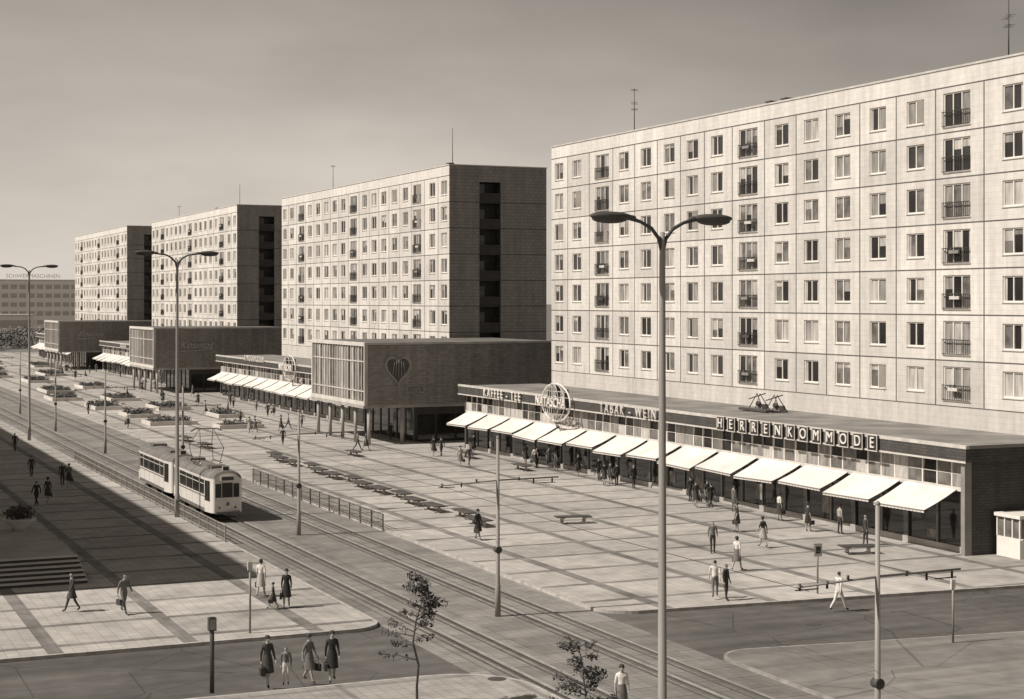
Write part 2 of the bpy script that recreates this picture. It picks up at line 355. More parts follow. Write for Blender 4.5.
# ------------------------------------------------------------ restaurant boxes
def box_pav(y0,ln,sign):
    e=empty('restaurant_pavilion'); y1=y0+ln; x0,x1=50.3,64.5; x2=70.5; z0,z1=3.7,9.6
    mb=MB()
    mb.box(x0+.3,x2,y0,y0+.4,z0,z1-.25,brickDark); mb.box(x0+.3,x1,y1-.4,y1,z0,z1-.25,brickDark)
    mb.box(x0,x2,y0+.4,y0+.7,z0-.3,z0,conc); mb.box(x0,x1,y0+.7,y1,z0-.3,z0,conc)
    mb.box(56,x2,y0+1.6,y0+1.9,0,z0-.3,brickPav); mb.box(56,56.3,y0+1.9,y1,0,z0-.3,glassS)
    for i in range(7): mb.box(55.9,56,y0+2+i*(ln-2.4)/6-.04,y0+2+i*(ln-2.4)/6+.04,0,z0-.3,metalg)
    for i in range(5): mb.box(56.2+i*2,58+i*2,y0+1.54,y0+1.59,.2,2.6,glassS)
    mb.obj('walls',e)
    fb=MB()
    fb.box(x0-.02,x0+.3,y0-.02,y0+.3,z0-.02,z1,conc); fb.box(x0-.02,x0+.3,y1-.3,y1,z0-.02,z1,concL)
    fb.box(x0-.02,x0+.3,y0+.3,y1-.3,z1-.35,z1,concL); fb.box(x0-.02,x0+.3,y0+.3,y1-.3,z0-.02,z0+.35,concL)
    fb.box(x0+.3,x2,y0-.03,y0+.3,z1-.22,z1,conc); fb.box(x0+.3,x2,y0+.3,y1,z1-.25,z1-.05,roofd)
    fb.obj('frame',e)
    g=MB(); g.box(x0+.2,x0+.26,y0+.3,y1-.3,z0+.35,z1-.35,glassM)
    n=20
    for i in range(n+1):
        y=y0+.33+(ln-.66)*i/n; g.box(x0+.06,x0+.199,y-.05,y+.05,z0+.35,z1-.35,offw)
        if i<n and R.random()<.75: g.box(x0+.15,x0+.197,y+.06,y+(ln-.66)/n-.06,z0+.4,z1-.5,R.choice([curt,curt2,curt2,glassM,glassD]))
    for z in (z0+1.3,z0+4.1): g.box(x0+.08,x0+.198,y0+.3,y1-.3,z-.05,z+.05,offw)
    g.obj('glazing',e)
    c=MB()
    for i in range(5): c.tube([(x0+.6,y0+.5+i*(ln-1)/4,0),(x0+.6,y0+.5+i*(ln-1)/4,z0-.3)],.17,conc,12)
    c.tube([(54.2,y0+.5,0),(54.2,y0+.5,z0-.3)],.17,conc,12)
    c.obj('columns',e)
    s=MB()
    if sign:
        q=40
        for r,mm,yy in ((1.0,metalg,-.12),(.82,darkg,-.14)):
            P=[]
            for t in range(q):
                a=2*math.pi*t/q; X=16*math.sin(a)**3; Z=13*math.cos(a)-5*math.cos(2*a)-2*math.cos(3*a)-math.cos(4*a)
                P.append((53.6+X/16*1.35*r,7.1+Z/16*1.6*r))
            s.face([(x,y0+yy,z) for x,z in P],mm)
            for t in range(q):
                a,b=P[t],P[(t+1)%q]; s.face([(a[0],y0+yy,a[1]),(b[0],y0+yy,b[1]),(b[0],y0-.01,b[1]),(a[0],y0-.01,a[1])],mm)
        for t in range(5): s.tube([(53.0+t*.3,y0-.2,6.3+abs(t-2)*.1),(53.2+t*.22,y0-.2,8.0-abs(t-2)*.15)],.035,metalg,5)
        s.obj('heart_emblem',e)
        text('sign_text','Luna',1.1,(55.2,y0-.08,5.1),FY,metalg,e,.03,shear=.4)
    else:
        text('sign_text','Kosmos',1.5,(56.5,y0-.1,7.0),FY,conc,e,.05,shear=.4)
        s.tube([(54,y0-.1,6.1),(56,y0-.1,6.2),(59,y0-.1,6.5)],.06,conc,5); s.obj('sign_underline',e)
box_pav(146.6,16.8,True); box_pav(241,18,False); box_pav(330,18,False)
# kiosk
e=empty('kiosk'); mb=MB(); kx,ky=60.3,68.75
mb.box(kx-1,kx+1,ky-.9,ky+.9,0,1.05,white)
for x in (-.97,-.35,.3,.97): 
    for y in (-.87,.87): mb.box(kx+x-.04,kx+x+.04,ky+y-.04,ky+y+.04,1.05,2.1,white)
for y in (-.3,.3):
    mb.box(kx-1.0,kx-.94,ky+y-.04,ky+y+.04,1.05,2.1,white)
mb.box(kx-.93,kx+.93,ky-.84,ky+.84,1.05,2.09,glassM); mb.box(kx-1.1,kx+1.1,ky-1.0,ky+1.0,2.1,2.28,white); mb.box(kx-1.01,kx+1.01,ky-1.1,ky-.902,1.0,1.07,offw)
for x in (-.6,.1,.7): mb.box(kx+x-.02,kx+x+.02,ky-.91,ky-.903,.1,.99,joint)
mb.obj('booth',e)
# roof gear
e=empty('facade_cradle_winch'); mb=MB()
for oy in (0,2.2):
    y=97.5+oy; z=5.74; x=63.6
    for a in (-.45,.45): mb.tube([(x-.6,y+a,z),(x,y+a*.4,z+1.2),(x+.7,y+a,z)],.04,dark,5); mb.tube([(x-.6,y+a,z+.05),(x+.7,y+a,z+.05)],.045,dark,5)
    mb.tube([(x-.8,y,z+.85),(x+.6,y,z+1.2)],.04,dark,5); mb.box(x+.1,x+.6,y-.3,y+.3,z+.1,z+.45,metalg); mb.ell((x,y,z+.5),(.18,.28,.18),darkg)
mb.box(62.5,63.0,97,100.6,5.8,5.95,darkg)
mb.obj('frame',e)
# ------------------------------------------------------------ block on the near-left side of the street (its shadow lies on the plaza)
e=empty('apartment_building'); mb=MB()
mb.box(-16,-4,81.2,215,0,27.6,wallA[0])
for i in range(9):
    for j in range(33):
        y=83+j*4; z=1.6+i*2.9; mb.box(-4.01,-3.96,y,y+1.7,z,z+1.5,glassD); mb.box(-3.97,-3.93,y-.05,y+1.75,z-.08,z,offw)
    mb.box(-10.5,-9,81.15,81.19,1.6+i*2.9,3+i*2.9,glassD)
mb.box(-16.1,-3.9,81.1,215.1,27.6,27.8,concL); mb.obj('walls',e)
# ------------------------------------------------------------ distant blocks
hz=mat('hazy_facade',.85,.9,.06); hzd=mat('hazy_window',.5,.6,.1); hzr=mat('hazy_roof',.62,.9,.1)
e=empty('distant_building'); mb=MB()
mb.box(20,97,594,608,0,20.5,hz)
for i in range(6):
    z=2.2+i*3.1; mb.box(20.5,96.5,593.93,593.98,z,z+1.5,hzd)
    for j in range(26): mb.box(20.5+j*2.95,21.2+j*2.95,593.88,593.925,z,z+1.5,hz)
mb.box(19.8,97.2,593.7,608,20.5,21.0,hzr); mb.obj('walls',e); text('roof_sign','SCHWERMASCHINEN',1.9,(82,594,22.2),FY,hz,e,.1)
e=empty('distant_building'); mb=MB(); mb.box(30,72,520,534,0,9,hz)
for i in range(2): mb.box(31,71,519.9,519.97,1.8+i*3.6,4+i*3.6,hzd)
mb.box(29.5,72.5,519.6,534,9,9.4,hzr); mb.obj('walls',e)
# ------------------------------------------------------------ lamps, masts, wires
def lamp(x,y,h,L):
    mb=MB(); mb.tube([(x,y,0),(x,y,1.4),(x,y,1.45),(x,y,h-1.0),(x,y,h-.4)],[.17,.165,.13,.085,.07],polem,12)
    mb.box(x-.13,x+.13,y-.19,y-.13,.5,1.1,metalg)
    for s in (-1,1):
        P=[(x+s*.02,y,h-.95),(x+s*.1,y,h-.6),(x+s*.35,y,h-.3),(x+s*.7,y,h-.12),(x+s*(L-1.1),y,h-.02)]
        mb.tube(P,[.06,.06,.055,.05,.06],darkg,8)
        c=x+s*(L-.55); mb.ell((c,y,h+.02),(.66,.24,.13),darkg,16,8); mb.ell((c+s*.03,y,h-.06),(.56,.2,.13),darkg,16,8)
        mb.ell((c-s*.62,y,h-.01),(.2,.1,.08),darkg,10,6)
    mb.obj('street_lamp')
lamp(22.9,40.9,15.85,2.2); lamp(22.9,102.7,16.5,2.55); lamp(22.4,165,16.9,2.65)
masts=[(28.3,38.2,7.8),(28.5,65.4,7.6),(27.8,92.8,7.1),(27.4,121,7.2),(26.9,149.6,7.3),(26.7,177,7.3),(26.9,206,7.3),(27,235,7.3),(27,264,7.3),(27,295,7.3)]
for x,y,h in masts:
    mb=MB(); mb.tube([(x,y,-.14),(x,y,1.2),(x,y,1.25),(x,y,h)],[.13,.12,.095,.065],polem,10); mb.ell((x,y,h),(.08,.08,.08),polem,8,6)
    z=5.75
    mb.tube([(x-2.7,y,z-.12),(x,y,z),(x+2.9,y,z+.02)],.035,metalg,6)
    for s in (-1,1):
        for k in (1.7,2.6): mb.tube([(x+s*k,y,z-.02),(x+s*k,y,z-.22)],.035,dark,6)
        mb.tube([(x+s*2.0,y,z-.2),(x+s*2.75,y,z-.2)],.018,dark,4); mb.tube([(x+s*1.0,y,z-.05),(x+s*1.0,y,z+.1)],.04,dark,6)
    mb.tube([(x,y-.14,2.75),(x,y+.14,2.75)],.15,darkg,12); mb.obj('catenary_mast')
mb=MB()
for k in (-1,1):
    P=[]
    M=sorted(masts,key=lambda a:a[1]); 
    for i in range(len(M)-1):
        a,b=M[i],M[i+1]
        for t in (0,.5): P.append((a[0]*(1-t)+b[0]*t+k*2.3,a[1]*(1-t)+b[1]*t,5.5-(.12 if t else 0)))
    P.append((M[-1][0]+k*2.3,M[-1][1],5.5)); mb.tube(P,.010,dark,4)
mb.obj('overhead_wire')
def post(x,y,h,kind,z=0):
    mb=MB(); mb.tube([(x,y,z),(x,y,z+h)],.045 if kind!=2 else .08,metalg if kind!=2 else darkg,8); h+=z
    if kind==0: mb.box(x-.2,x+.2,y-.06,y-.05,h-.55,h-.02,white); mb.box(x-.22,x+.22,y-.049,y-.045,h-.57,h,dark); mb.box(x-.13,x+.13,y-.065,y-.061,h-.45,h-.12,darkg)
    if kind==2: mb.box(x-.13,x+.13,y-.12,y+.12,h-.45,h,darkg); mb.box(x-.1,x+.1,y-.13,y-.121,h-.4,h-.05,metalg)
    if kind==3: mb.box(x-.1,x+.1,y-.03,y+.03,h-.35,h,white)
    mb.obj('traffic_sign')
post(43.9,63.8,2.3,0); post(42.6,52.6,2.5,3,-.04); post(12.33*436/392,(23161-1166)/392,2.6,2); post(17.6,65.6,2.9,3)
# ------------------------------------------------------------ railings
def railing(x,y0,y1,m,h=.95,z=0):
    mb=MB(); n=int((y1-y0)/2)
    for i in range(n+1):
        y=y0+(y1-y0)*i/n; mb.box(x-.035,x+.035,y-.035,y+.035,z-.1,z+h,m)
    for zz in (.12,.55,h-.06): mb.box(x-.02,x+.02,y0,y1,z+zz,z+zz+.045,m)
    k=int((y1-y0)/.22)
    for i in range(k):
        y=y0+(y1-y0)*(i+.5)/k; mb.box(x-.012,x+.012,y-.014,y+.014,z+.165,z+h-.06,m)
    mb.obj('railing')
railing(23.0,91,142,mat('railing_paint',.30,.5,.2)); railing(32.7,92,121,mat('railing_dark',.11,.5,.2)) 
# ------------------------------------------------------------ benches
wood=mat('bench_wood',.08,.7,.3,4,(1,.2,1))
def bench(x,y,ln=3.4,rot=0):
    mb=MB()
    for s in (-1,1):
        yy=s*(ln/2-.4); mb.box(-.36,.36,yy-.09,yy+.09,0,.07,conc); mb.box(-.06,.06,yy-.09,yy+.09,.07,.33,conc); mb.box(-.4,.4,yy-.09,yy+.09,.33,.39,conc)
    for i in range(5): mb.box(-.44+i*.18,-.44+i*.18+.15,-ln/2,ln/2,.395,.45,wood)
    mb.obj('park_bench',None,(x,y,0),rot)
for i in range(14):
    bench(38.7+R.uniform(-.15,.15)+(.5 if i%3==1 else 0),91.6+i*3.6+R.uniform(-.3,.3),2.5,R.uniform(-.05,.05))
bench(44.2,90,2.2,math.radians(80)); bench(52.8,73.0,2.0,math.radians(75)); bench(54.4,120,2.4); bench(54.4,131,2.4); bench(36,150,3); bench(36,158,3); bench(46,137,2.4)
# ------------------------------------------------------------ vegetation
leaf2=mat('foliage_light',.11,.7,.4,3)
def tree(x,y,h,w,seed):
    rr=random.Random(seed); e=empty('young_tree'); tb=MB(); lb=MB()
    P=[(x+rr.uniform(-.04,.04)*i,y+rr.uniform(-.04,.04)*i,h*.97*i/6) for i in range(7)]
    tb.tube(P,[.05,.045,.04,.035,.028,.018,.008],bark,8)
    for i in range(26):
        f=rr.uniform(.36,.95); k=f*6; j=int(k); a=Vector(P[j]).lerp(Vector(P[min(j+1,6)]),k-j)
        an=i*2.4+rr.random()*.5; L=w*(.6+.5*rr.random())*(1.15-f*.7); d=Vector((math.cos(an),math.sin(an),rr.uniform(.2,.7)))
        b=a+d*L*.55; c=b+Vector((d.x,d.y,d.z*.4))*L*.45
        tb.tube([a,b,c],[.018,.012,.006],bark,5)
        for q,nn in ((.45,7),(.7,14),(1.0,20)):
            pp=a.lerp(c,q); leafcloud(lb,pp,(.2,.2,.14),nn,.07,leaf if rr.random()<.65 else leaf2,rr)
    tb.obj('trunk_and_limbs',e); lb.obj('crown',e)
tree(19.4,51.2,4.5,1.15,3); tree(21.7,43.6,3.7,1.25,8)
def bed(x,y,a,b,seed):
    rr=random.Random(seed); e=empty('flower_bed'); mb=MB(); t=.25
    mb.box(x-a,x+a,y-b,y-b+t,0,.42,concL); mb.box(x-a,x+a,y+b-t,y+b,0,.42,concL); mb.box(x-a,x-a+t,y-b+t,y+b-t,0,.42,concL); mb.box(x+a-t,x+a,y-b+t,y+b-t,0,.42,concL)
    mb.box(x-a+t,x+a-t,y-b+t,y+b-t,0,.34,bark); mb.obj('rim',e)
    lb=MB(); 
    for _ in range(int(a*b*4)):
        cx=x+rr.uniform(-a+.4,a-.4); cy=y+rr.uniform(-b+.4,b-.4); leafcloud(lb,(cx,cy,.45+rr.uniform(0,.25)),(.45,.45,.25),26,.12,rr.choice([leaf,leaf,leaf2]),rr)
    lb.obj('plants',e)
for i,(x,y,a,b) in enumerate([(38,211,2,4),(39,195,1.8,3.5),(45,207,2,4),(39.5,181,2.6,2.4),(45,172.5,2.4,1.6),(36,232,2,4),(43,228,2,4),(48,190,1.5,3),(38,252,2,5),(45,262,2,4),(40,285,2,5),(46,310,2,6),(38,330,2,6),(36,305,2,4),(50,352,2,6),(42,370,2,6)]): bed(x,y,a,b,i)
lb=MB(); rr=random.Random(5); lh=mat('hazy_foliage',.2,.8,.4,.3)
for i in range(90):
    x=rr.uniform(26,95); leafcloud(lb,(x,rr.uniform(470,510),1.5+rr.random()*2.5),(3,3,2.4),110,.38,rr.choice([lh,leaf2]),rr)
lb.obj('distant_trees')
# steps and planter bowl
mb=MB()
for i in range(6):
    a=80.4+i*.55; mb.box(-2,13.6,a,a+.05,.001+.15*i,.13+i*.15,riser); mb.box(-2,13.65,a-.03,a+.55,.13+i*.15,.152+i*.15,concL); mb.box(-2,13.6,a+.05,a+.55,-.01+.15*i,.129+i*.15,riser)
mb.box(-2,13.6,83.72,98,.001,.9,conc); mb.obj('stairs')
e=empty('planter_bowl'); mb=MB(); mb.tube([(12.2,93.8,.9),(12.2,93.8,1.1),(12.2,93.8,1.5),(12.2,93.8,1.55)],[.35,.4,.9,.92],concL,18); mb.obj('bowl',e)
lb=MB(); leafcloud(lb,(12.2,93.8,1.85),(.8,.8,.4),260,.14,leaf,rr); lb.obj('plants',e)
for i,(x,y) in enumerate(((12.33*721/378,(23161-2733)/378),(40,58.4))):
    mb=MB(); mb.tube([(x,y,-.139 if i else -.003),(x,y,-.13 if i else .006)],.34,darkg,20); mb.obj('manhole_cover')
# ------------------------------------------------------------ tram
tw=mat('tram_cream',.68,.35,.07,.9,spec=.5); tg=mat('tram_grey',.16,.5,.15); tr=mat('tram_roof',.16,.7,.2)
def tramcar(y0,L,lead):
    e=empty('tram' if lead else 'tram_trailer'); X=TX[0]; mb=MB()
    st=[(0,.80),(.06,.88),(.35,.98),(1.3,1.1),(L-1.3,1.1),(L-.35,.98),(L-.06,.88),(L,.80)]
    prof=[(-1,.45),(-1,.95),(-1,1.55),(-1,2.55),(-.93,2.72),(-.7,2.9),(-.35,3.0),(0,3.03),(.35,3.0),(.7,2.9),(.93,2.72),(1,2.55),(1,1.55),(1,.95),(1,.45)]
    for i in range(len(st)-1):
        for j in range(len(prof)-1):
            pts=[]
            for (ii,jj) in ((i,j),(i,j+1),(i+1,j+1),(i+1,j)):
                yy,w=st[ii]; px,pz=prof[jj]
                if pz>2.6 and ii in (0,7): pz-=.12
                pts.append((X+px*w,y0+yy,pz))
            mb.face(pts,tr if prof[j][1]>2.6 or prof[j+1][1]>2.6 else tw,3<=j<=10)
    for ii,yy in ((0,y0),(7,y0+L)):
        w=st[ii][1]; P=[(X+px*w,yy,pz-(.12 if pz>2.6 else 0)) for px,pz in prof]; mb.face(P if ii==0 else P[::-1],tw)
    mb.box(X-.95,X+.95,y0+.3,y0+L-.3,.4,.46,dark); mb.obj('body',e)
    wb=MB()
    wy=[(1.45,2.6),(2.75,4.5),(4.6,6.3),(6.4,8.15),(8.3,9.45)]
    for s in (-1,1):
        x=X+s*1.1
        for a,b in wy:
            wb.box(min(x,x+s*.012),max(x,x+s*.012),y0+a,y0+b,1.5,2.4,glassD)
            wb.box(min(x,x+s*.025),max(x,x+s*.025),y0+a,y0+b,2.12,2.16,tw)
        for a in (.42,L-1.28):
            wa,wb_=(1.0,1.1) if a<1 else (1.1,.99)
            xa=X+s*(wa+.008); xb=X+s*(wb_+.008)
            for c,d in ((.0,.4),(.45,.85)):
                pa_=xa+(xb-xa)*c/.85; pb_=xa+(xb-xa)*d/.85
                wb.face([(pa_,y0+a+c,1.15),(pb_,y0+a+d,1.15),(pb_,y0+a+d,2.4),(pa_,y0+a+c,2.4)],glassD)
        wb.box(min(x,x+s*.01),max(x,x+s*.01),y0+1.35,y0+L-1.35,1.34,1.41,tg); wb.box(min(x,x+s*.01),max(x,x+s*.01),y0+1.32,y0+L-1.32,.45,.66,tg)
        for q in range(6): wb.box(min(x,x+s*.006),max(x,x+s*.006),y0+1.4+q*1.6,y0+1.42+q*1.6,.67,1.33,tg)
    for yy,d in ((y0,-1),(y0+L,1)):
        a,b=sorted((yy,yy+d*.02))
        wb.box(X-.33,X+.33,a,b,1.4,2.3,glassD); wb.box(X-.74,X-.38,a,b,1.4,2.25,glassD); wb.box(X+.38,X+.74,a,b,1.4,2.25,glassD)
        a,b=sorted((yy,yy+d*.09)); wb.box(X-.42,X+.42,a,b,2.42,2.72,tw); a2,b2=sorted((yy+d*.09,yy+d*.1)); wb.box(X-.37,X+.37,a2,b2,2.46,2.68,darkg)
        wb.tube([(X,yy,1.0),(X,yy+d*.1,1.0)],.14,offw,14); wb.tube([(X,yy+d*.1,1.0),(X,yy+d*.11,1.0)],.11,glassM,14)
        for s in (-.5,.5): wb.tube([(X+s,yy,.78),(X+s,yy+d*.05,.78)],.06,dark,8)
        a,b=sorted((yy+d*.02,yy+d*.22)); wb.box(X-.75,X+.75,a,b,.42,.56,tg); a,b=sorted((yy,yy+d*.4)); wb.box(X-.07,X+.07,a,b,.3,.42,dark)
    wb.obj('windows_and_fittings',e)
    ub=MB(); ub.box(X-.9,X+.9,y0+2.6,y0+L-2.6,.12,.4,dark)
    for f in (L/2-1.6,L/2+1.6):
        for s in (-.72,.72): ub.tube([(X+s-.05,y0+f,.26),(X+s+.05,y0+f,.26)],.37,dark,18)
        for s in (-1,1): ub.box(min(X+s*.84,X+s*.9),max(X+s*.84,X+s*.9),y0+f-.6,y0+f+.6,.1,.42,dark)
    for f in (1.4,L-1.4): ub.box(X-.85,X+.85,y0+f-.3,y0+f+.3,.0,.06,dark)
    ub.obj('running_gear',e)
    rb=MB()
    for a in (2.0,L-3.2): rb.box(X-.5,X+.5,y0+a,y0+a+1.2,3.0,3.16,tr)
    rb.box(X-.22,X+.22,y0+.35,y0+.45,2.95,3.3,tw); rb.box(X-.17,X+.17,y0+.34,y0+.349,3.0,3.26,darkg)
    if lead:
        yc=y0+L/2; w=.75
        for s in (-w,w): rb.tube([(X+s,yc-1.1,3.12),(X+s,yc+1.1,3.12)],.035,dark,5)
        for s in (-w,w):
            rb.tube([(X+s*.9,yc-.9,3.15),(X+s,yc-1.6,4.1),(X+s*.6,yc-.1,5.2)],.022,dark,5); rb.tube([(X+s*.9,yc+.9,3.15),(X+s,yc+1.6,4.1),(X+s*.6,yc+.1,5.2)],.022,dark,5)
        for s in (-1.6,1.6): rb.tube([(X-w,yc+s,4.1),(X+w,yc+s,4.1)],.02,dark,5)
        for s in (-.12,.12): rb.tube([(X-1,yc+s,5.1),(X-.75,yc+s,5.26),(X+.75,yc+s,5.26),(X+1,yc+s,5.1)],.025,dark,5)
        for s in (-.6,.6): rb.tube([(X+s,yc-1.0,3.0),(X+s,yc-1.0,3.16)],.06,offw,6); rb.tube([(X+s,yc+1.0,3.0),(X+s,yc+1.0,3.16)],.06,offw,6)
    rb.obj('roof_equipment',e)
tramcar(100.0,10.9,True); tramcar(111.7,10.9,False)
# ------------------------------------------------------------ people
pm={k:mat('cloth_'+k,v,.85,.12,8) for k,v in dict(black=.03,dk=.055,mid=.15,lt=.35,wh=.65).items()}
skin=mat('skin',.34,.6,.05,8); hair=mat('hair',.04,.7,.3,20); hairg=mat('hair_grey',.25,.7,.2,20); shoe=mat('shoe_leather',.03,.5,.1)
def figure(name,stride=.0,arm=.3,female=False,coat=False,bend=0,bag=0,carry=0):
    V=[];E=[];Rd=[];L=[]
    def a(p,r,par=None,lab=None):
        V.append(Vector(p)); Rd.append(r if isinstance(r,tuple) else (r,r)); i=len(V)-1
        if par is not None: E.append((par,i)); L.append((par,i,lab))
        return i
    sh=.155 if female else .18; hp=.09
    pel=a((0,0,.95),(.145 if female else .13,.11)); wa=a((0,.005,1.08),(.115 if female else .125,.095),pel,'torso')
    ch=a((0,.01+bend*.4,1.27),(.135 if female else .155,.11),wa,'torso'); uc=a((0,.005+bend*.7,1.40),(.11,.085),ch,'torso')
    nk=a((0,.015+bend,1.49),.052,uc,'neck'); jaw=a((0,.035+bend*1.2,1.555),(.062,.075),nk,'head'); hd=a((0,.03+bend*1.3,1.63),(.077,.095),jaw,'head'); tp=a((0,.015+bend*1.3,1.695),(.06,.075),hd,'head')
    for s in (-1,1):
        sw=stride*s
        hj=a((s*hp,0,.89),(.092,.095),pel,'hip'); kn=a((s*(hp+.005),math.sin(sw)*.43+.03,.89-math.cos(sw)*.42),.062,hj,'thigh')
        ka=sw-(.35 if sw<0 else .02)*min(1,abs(stride)*2.5); k=V[kn]
        an=a((s*hp,k.y+math.sin(ka)*.42,max(.075,k.z-math.cos(ka)*.40)),.042,kn,'calf'); A=V[an]
        a((s*(hp+.03),A.y+.14,max(.035,A.z-.05)),(.042,.032),an,'foot')
        sj=a((s*sh,bend*.7,1.40),(.062,.06),uc,'sleeve'); aw=-arm*s if arm else 0
        el=a((s*(sh+.05),bend*.7+math.sin(aw)*.28,1.40-math.cos(aw)*.28),.045,sj,'sleeve')
        fa=aw+.25+(1.1 if carry==s else 0); e_=V[el]
        wr=a((s*(sh+.06),e_.y+math.sin(fa)*.25,e_.z-math.cos(fa)*.25),.028,el,'fore')
        d=Vector((0,math.sin(fa),-math.cos(fa))); w=V[wr]; pl=a(w+d*.06,(.032,.02),wr,'hand'); p=V[pl]; pr=Vector((0,math.cos(fa),math.sin(fa)))
        for q,l in ((-.028,.065),(-.01,.078),(.01,.074),(.028,.058)):
            f1=a(p+d*l*.55+pr*q,.0085,pl,'hand'); a(p+d*l+pr*q+Vector((-s*.018,0,0)),.007,f1,'hand')
        t1=a(p-d*.02+pr*.045,.010,pl,'hand'); a(p+d*.02+pr*.06,.008,t1,'hand')
    me=bpy.data.meshes.new(name); me.from_pydata([tuple(v) for v in V],E,[])
    o=bpy.data.objects.new(name,me); scene.collection.objects.link(o)
    o.modifiers.new('s','SKIN').use_smooth_shade=True
    sk=me.skin_vertices[0].data if me.skin_vertices else None
    if sk is None:
        bpy.context.view_layer.objects.active=o; bpy.ops.mesh.customdata_skin_add(); sk=me.skin_vertices[0].data
    for i,r in enumerate(Rd): sk[i].radius=r
    sk[0].use_root=True
    o.modifiers.new('u','SUBSURF').levels=1
    dg=bpy.context.evaluated_depsgraph_get(); dg.update(); ev=o.evaluated_get(dg).to_mesh()
    mb=MB(); mb.ms=['top','bot','skin','hair','shoe','bag']
    mb.v=[tuple(v.co) for v in ev.vertices]
    for pg in ev.polygons:
        c=pg.center; best=None;bd=9
        for i,j,lab in L:
            p,q=V[i],V[j]; d=q-p; t=max(0,min(1,(c-p).dot(d)/max(d.length_squared,1e-9))); dd=(c-(p+d*t)).length
            if dd<bd: bd=dd;best=lab
        if best=='torso': k=0 if c.z>1.0 or coat else 1
        elif best in('hip',): k=0 if coat else 1
        elif best=='thigh': k=2 if female and c.z<.62 else (0 if coat and c.z>.62 else 1)
        elif best=='calf': k=2 if female else 1
        elif best=='foot': k=4
        elif best=='sleeve': k=0
        elif best=='fore': k=2 if female and not coat else 0
        elif best=='head':
            hy=c.y-bend*1.25; k=3 if (c.z>1.665 or (hy<.02 and c.z>(1.52 if female else 1.57)) ) else 2
        else: k=2
        if best=='neck' and c.z<1.44: k=0
        mb.f.append(tuple(pg.vertices)); mb.m.append(k); mb.sm.append(True)
    bpy.data.objects.remove(o)
    hb=bend*1.25
    fy=.125+hb
    mb.face([(-.012,fy,1.60),(.012,fy,1.60),(0,fy+.022,1.595)],'skin'); mb.face([(-.012,fy,1.60),(0,fy+.022,1.595),(0,fy-.005,1.64)],'skin'); mb.face([(.012,fy,1.60),(0,fy-.005,1.64),(0,fy+.022,1.595)],'skin')
    for s in (-1,1): mb.ell((s*.03,fy-.012,1.638),(.011,.008,.007),'hair',6,4); mb.ell((s*.078,.025+hb,1.615),(.012,.02,.03),'skin',6,5)
    mb.ell((0,fy-.012,1.568),(.02,.006,.005),'bag',6,4)
    if female: mb.ell((0,.0+hb,1.66),(.098,.105,.09),'hair',12,8)
    if female or coat:
        lo=.50 if female else .62; n=16; i0=len(mb.v); rings=[(1.10,.128,.108),(1.0,.155,.13),(.9,.175,.145),(.7,.2,.17+abs(stride)*.12),(lo,.215,.18+abs(stride)*.22)]
        for z,rx,ry in rings:
            for q in range(n):
                t=2*math.pi*q/n; w=1+.04*math.cos(5*t)*(1.1-z); mb.v.append((rx*w*math.cos(t),ry*w*math.sin(t)+.01,z))
        for r in range(len(rings)-1):
            for q in range(n): mb.f.append((i0+r*n+q,i0+(r+1)*n+q,i0+(r+1)*n+(q+1)%n,i0+r*n+(q+1)%n)); mb.m.append(0 if coat else 1); mb.sm.append(True)
    if bag:
        x=bag*(sh+.08); y=.08+math.sin(-arm*bag+.25)*.2; mb.box(x-.05,x+.05,y-.16,y+.16,.42,.66,'bag'); mb.tube([(x,y-.1,.66),(x,y-.05,.76),(x,y+.05,.76),(x,y+.1,.66)],.01,'bag',5)
    return mb
VAR={}
def getvar(k):
    if k in VAR: return VAR[k]
    S=dict(man_walk=dict(stride=.38,arm=.35),man_stand=dict(stride=.06,arm=.05),man_coat=dict(stride=.3,arm=.3,coat=True),man_lean=dict(stride=.35,arm=.35,bend=.05,bag=1),
      woman_walk=dict(stride=.32,arm=.3,female=True,bag=-1),woman_stand=dict(stride=.08,arm=.05,female=True,bag=1),woman_coat=dict(stride=.25,arm=.2,female=True,coat=True,bag=1),woman_lean=dict(stride=.35,arm=.35,female=True,bend=.03))
    VAR[k]=figure(k,**S[k]); return VAR[k]
def ped(x,y,k,top,bot,head,sc=1.0,z=0.0,hr=None):
    mb=getvar(k); key=(k,top,bot,hr); 
    me=VAR.get(key)
    if me is None:
        mp={'top':pm[top],'bot':pm[bot],'skin':skin,'hair':hr or hair,'shoe':shoe,'bag':pm['dk']}
        me=bpy.data.meshes.new('pedestrian_'+k); me.from_pydata(mb.v,[],mb.f)
        for m in mb.ms: me.materials.append(mp[m])
        me.polygons.foreach_set('material_index',mb.m); me.polygons.foreach_set('use_smooth',mb.sm); me.update(); VAR[key]=me
    o=bpy.data.objects.new('pedestrian',me); scene.collection.objects.link(o); o.location=(x,y,z); o.scale=(sc,)*3; o.rotation_euler[2]=math.radians(head)
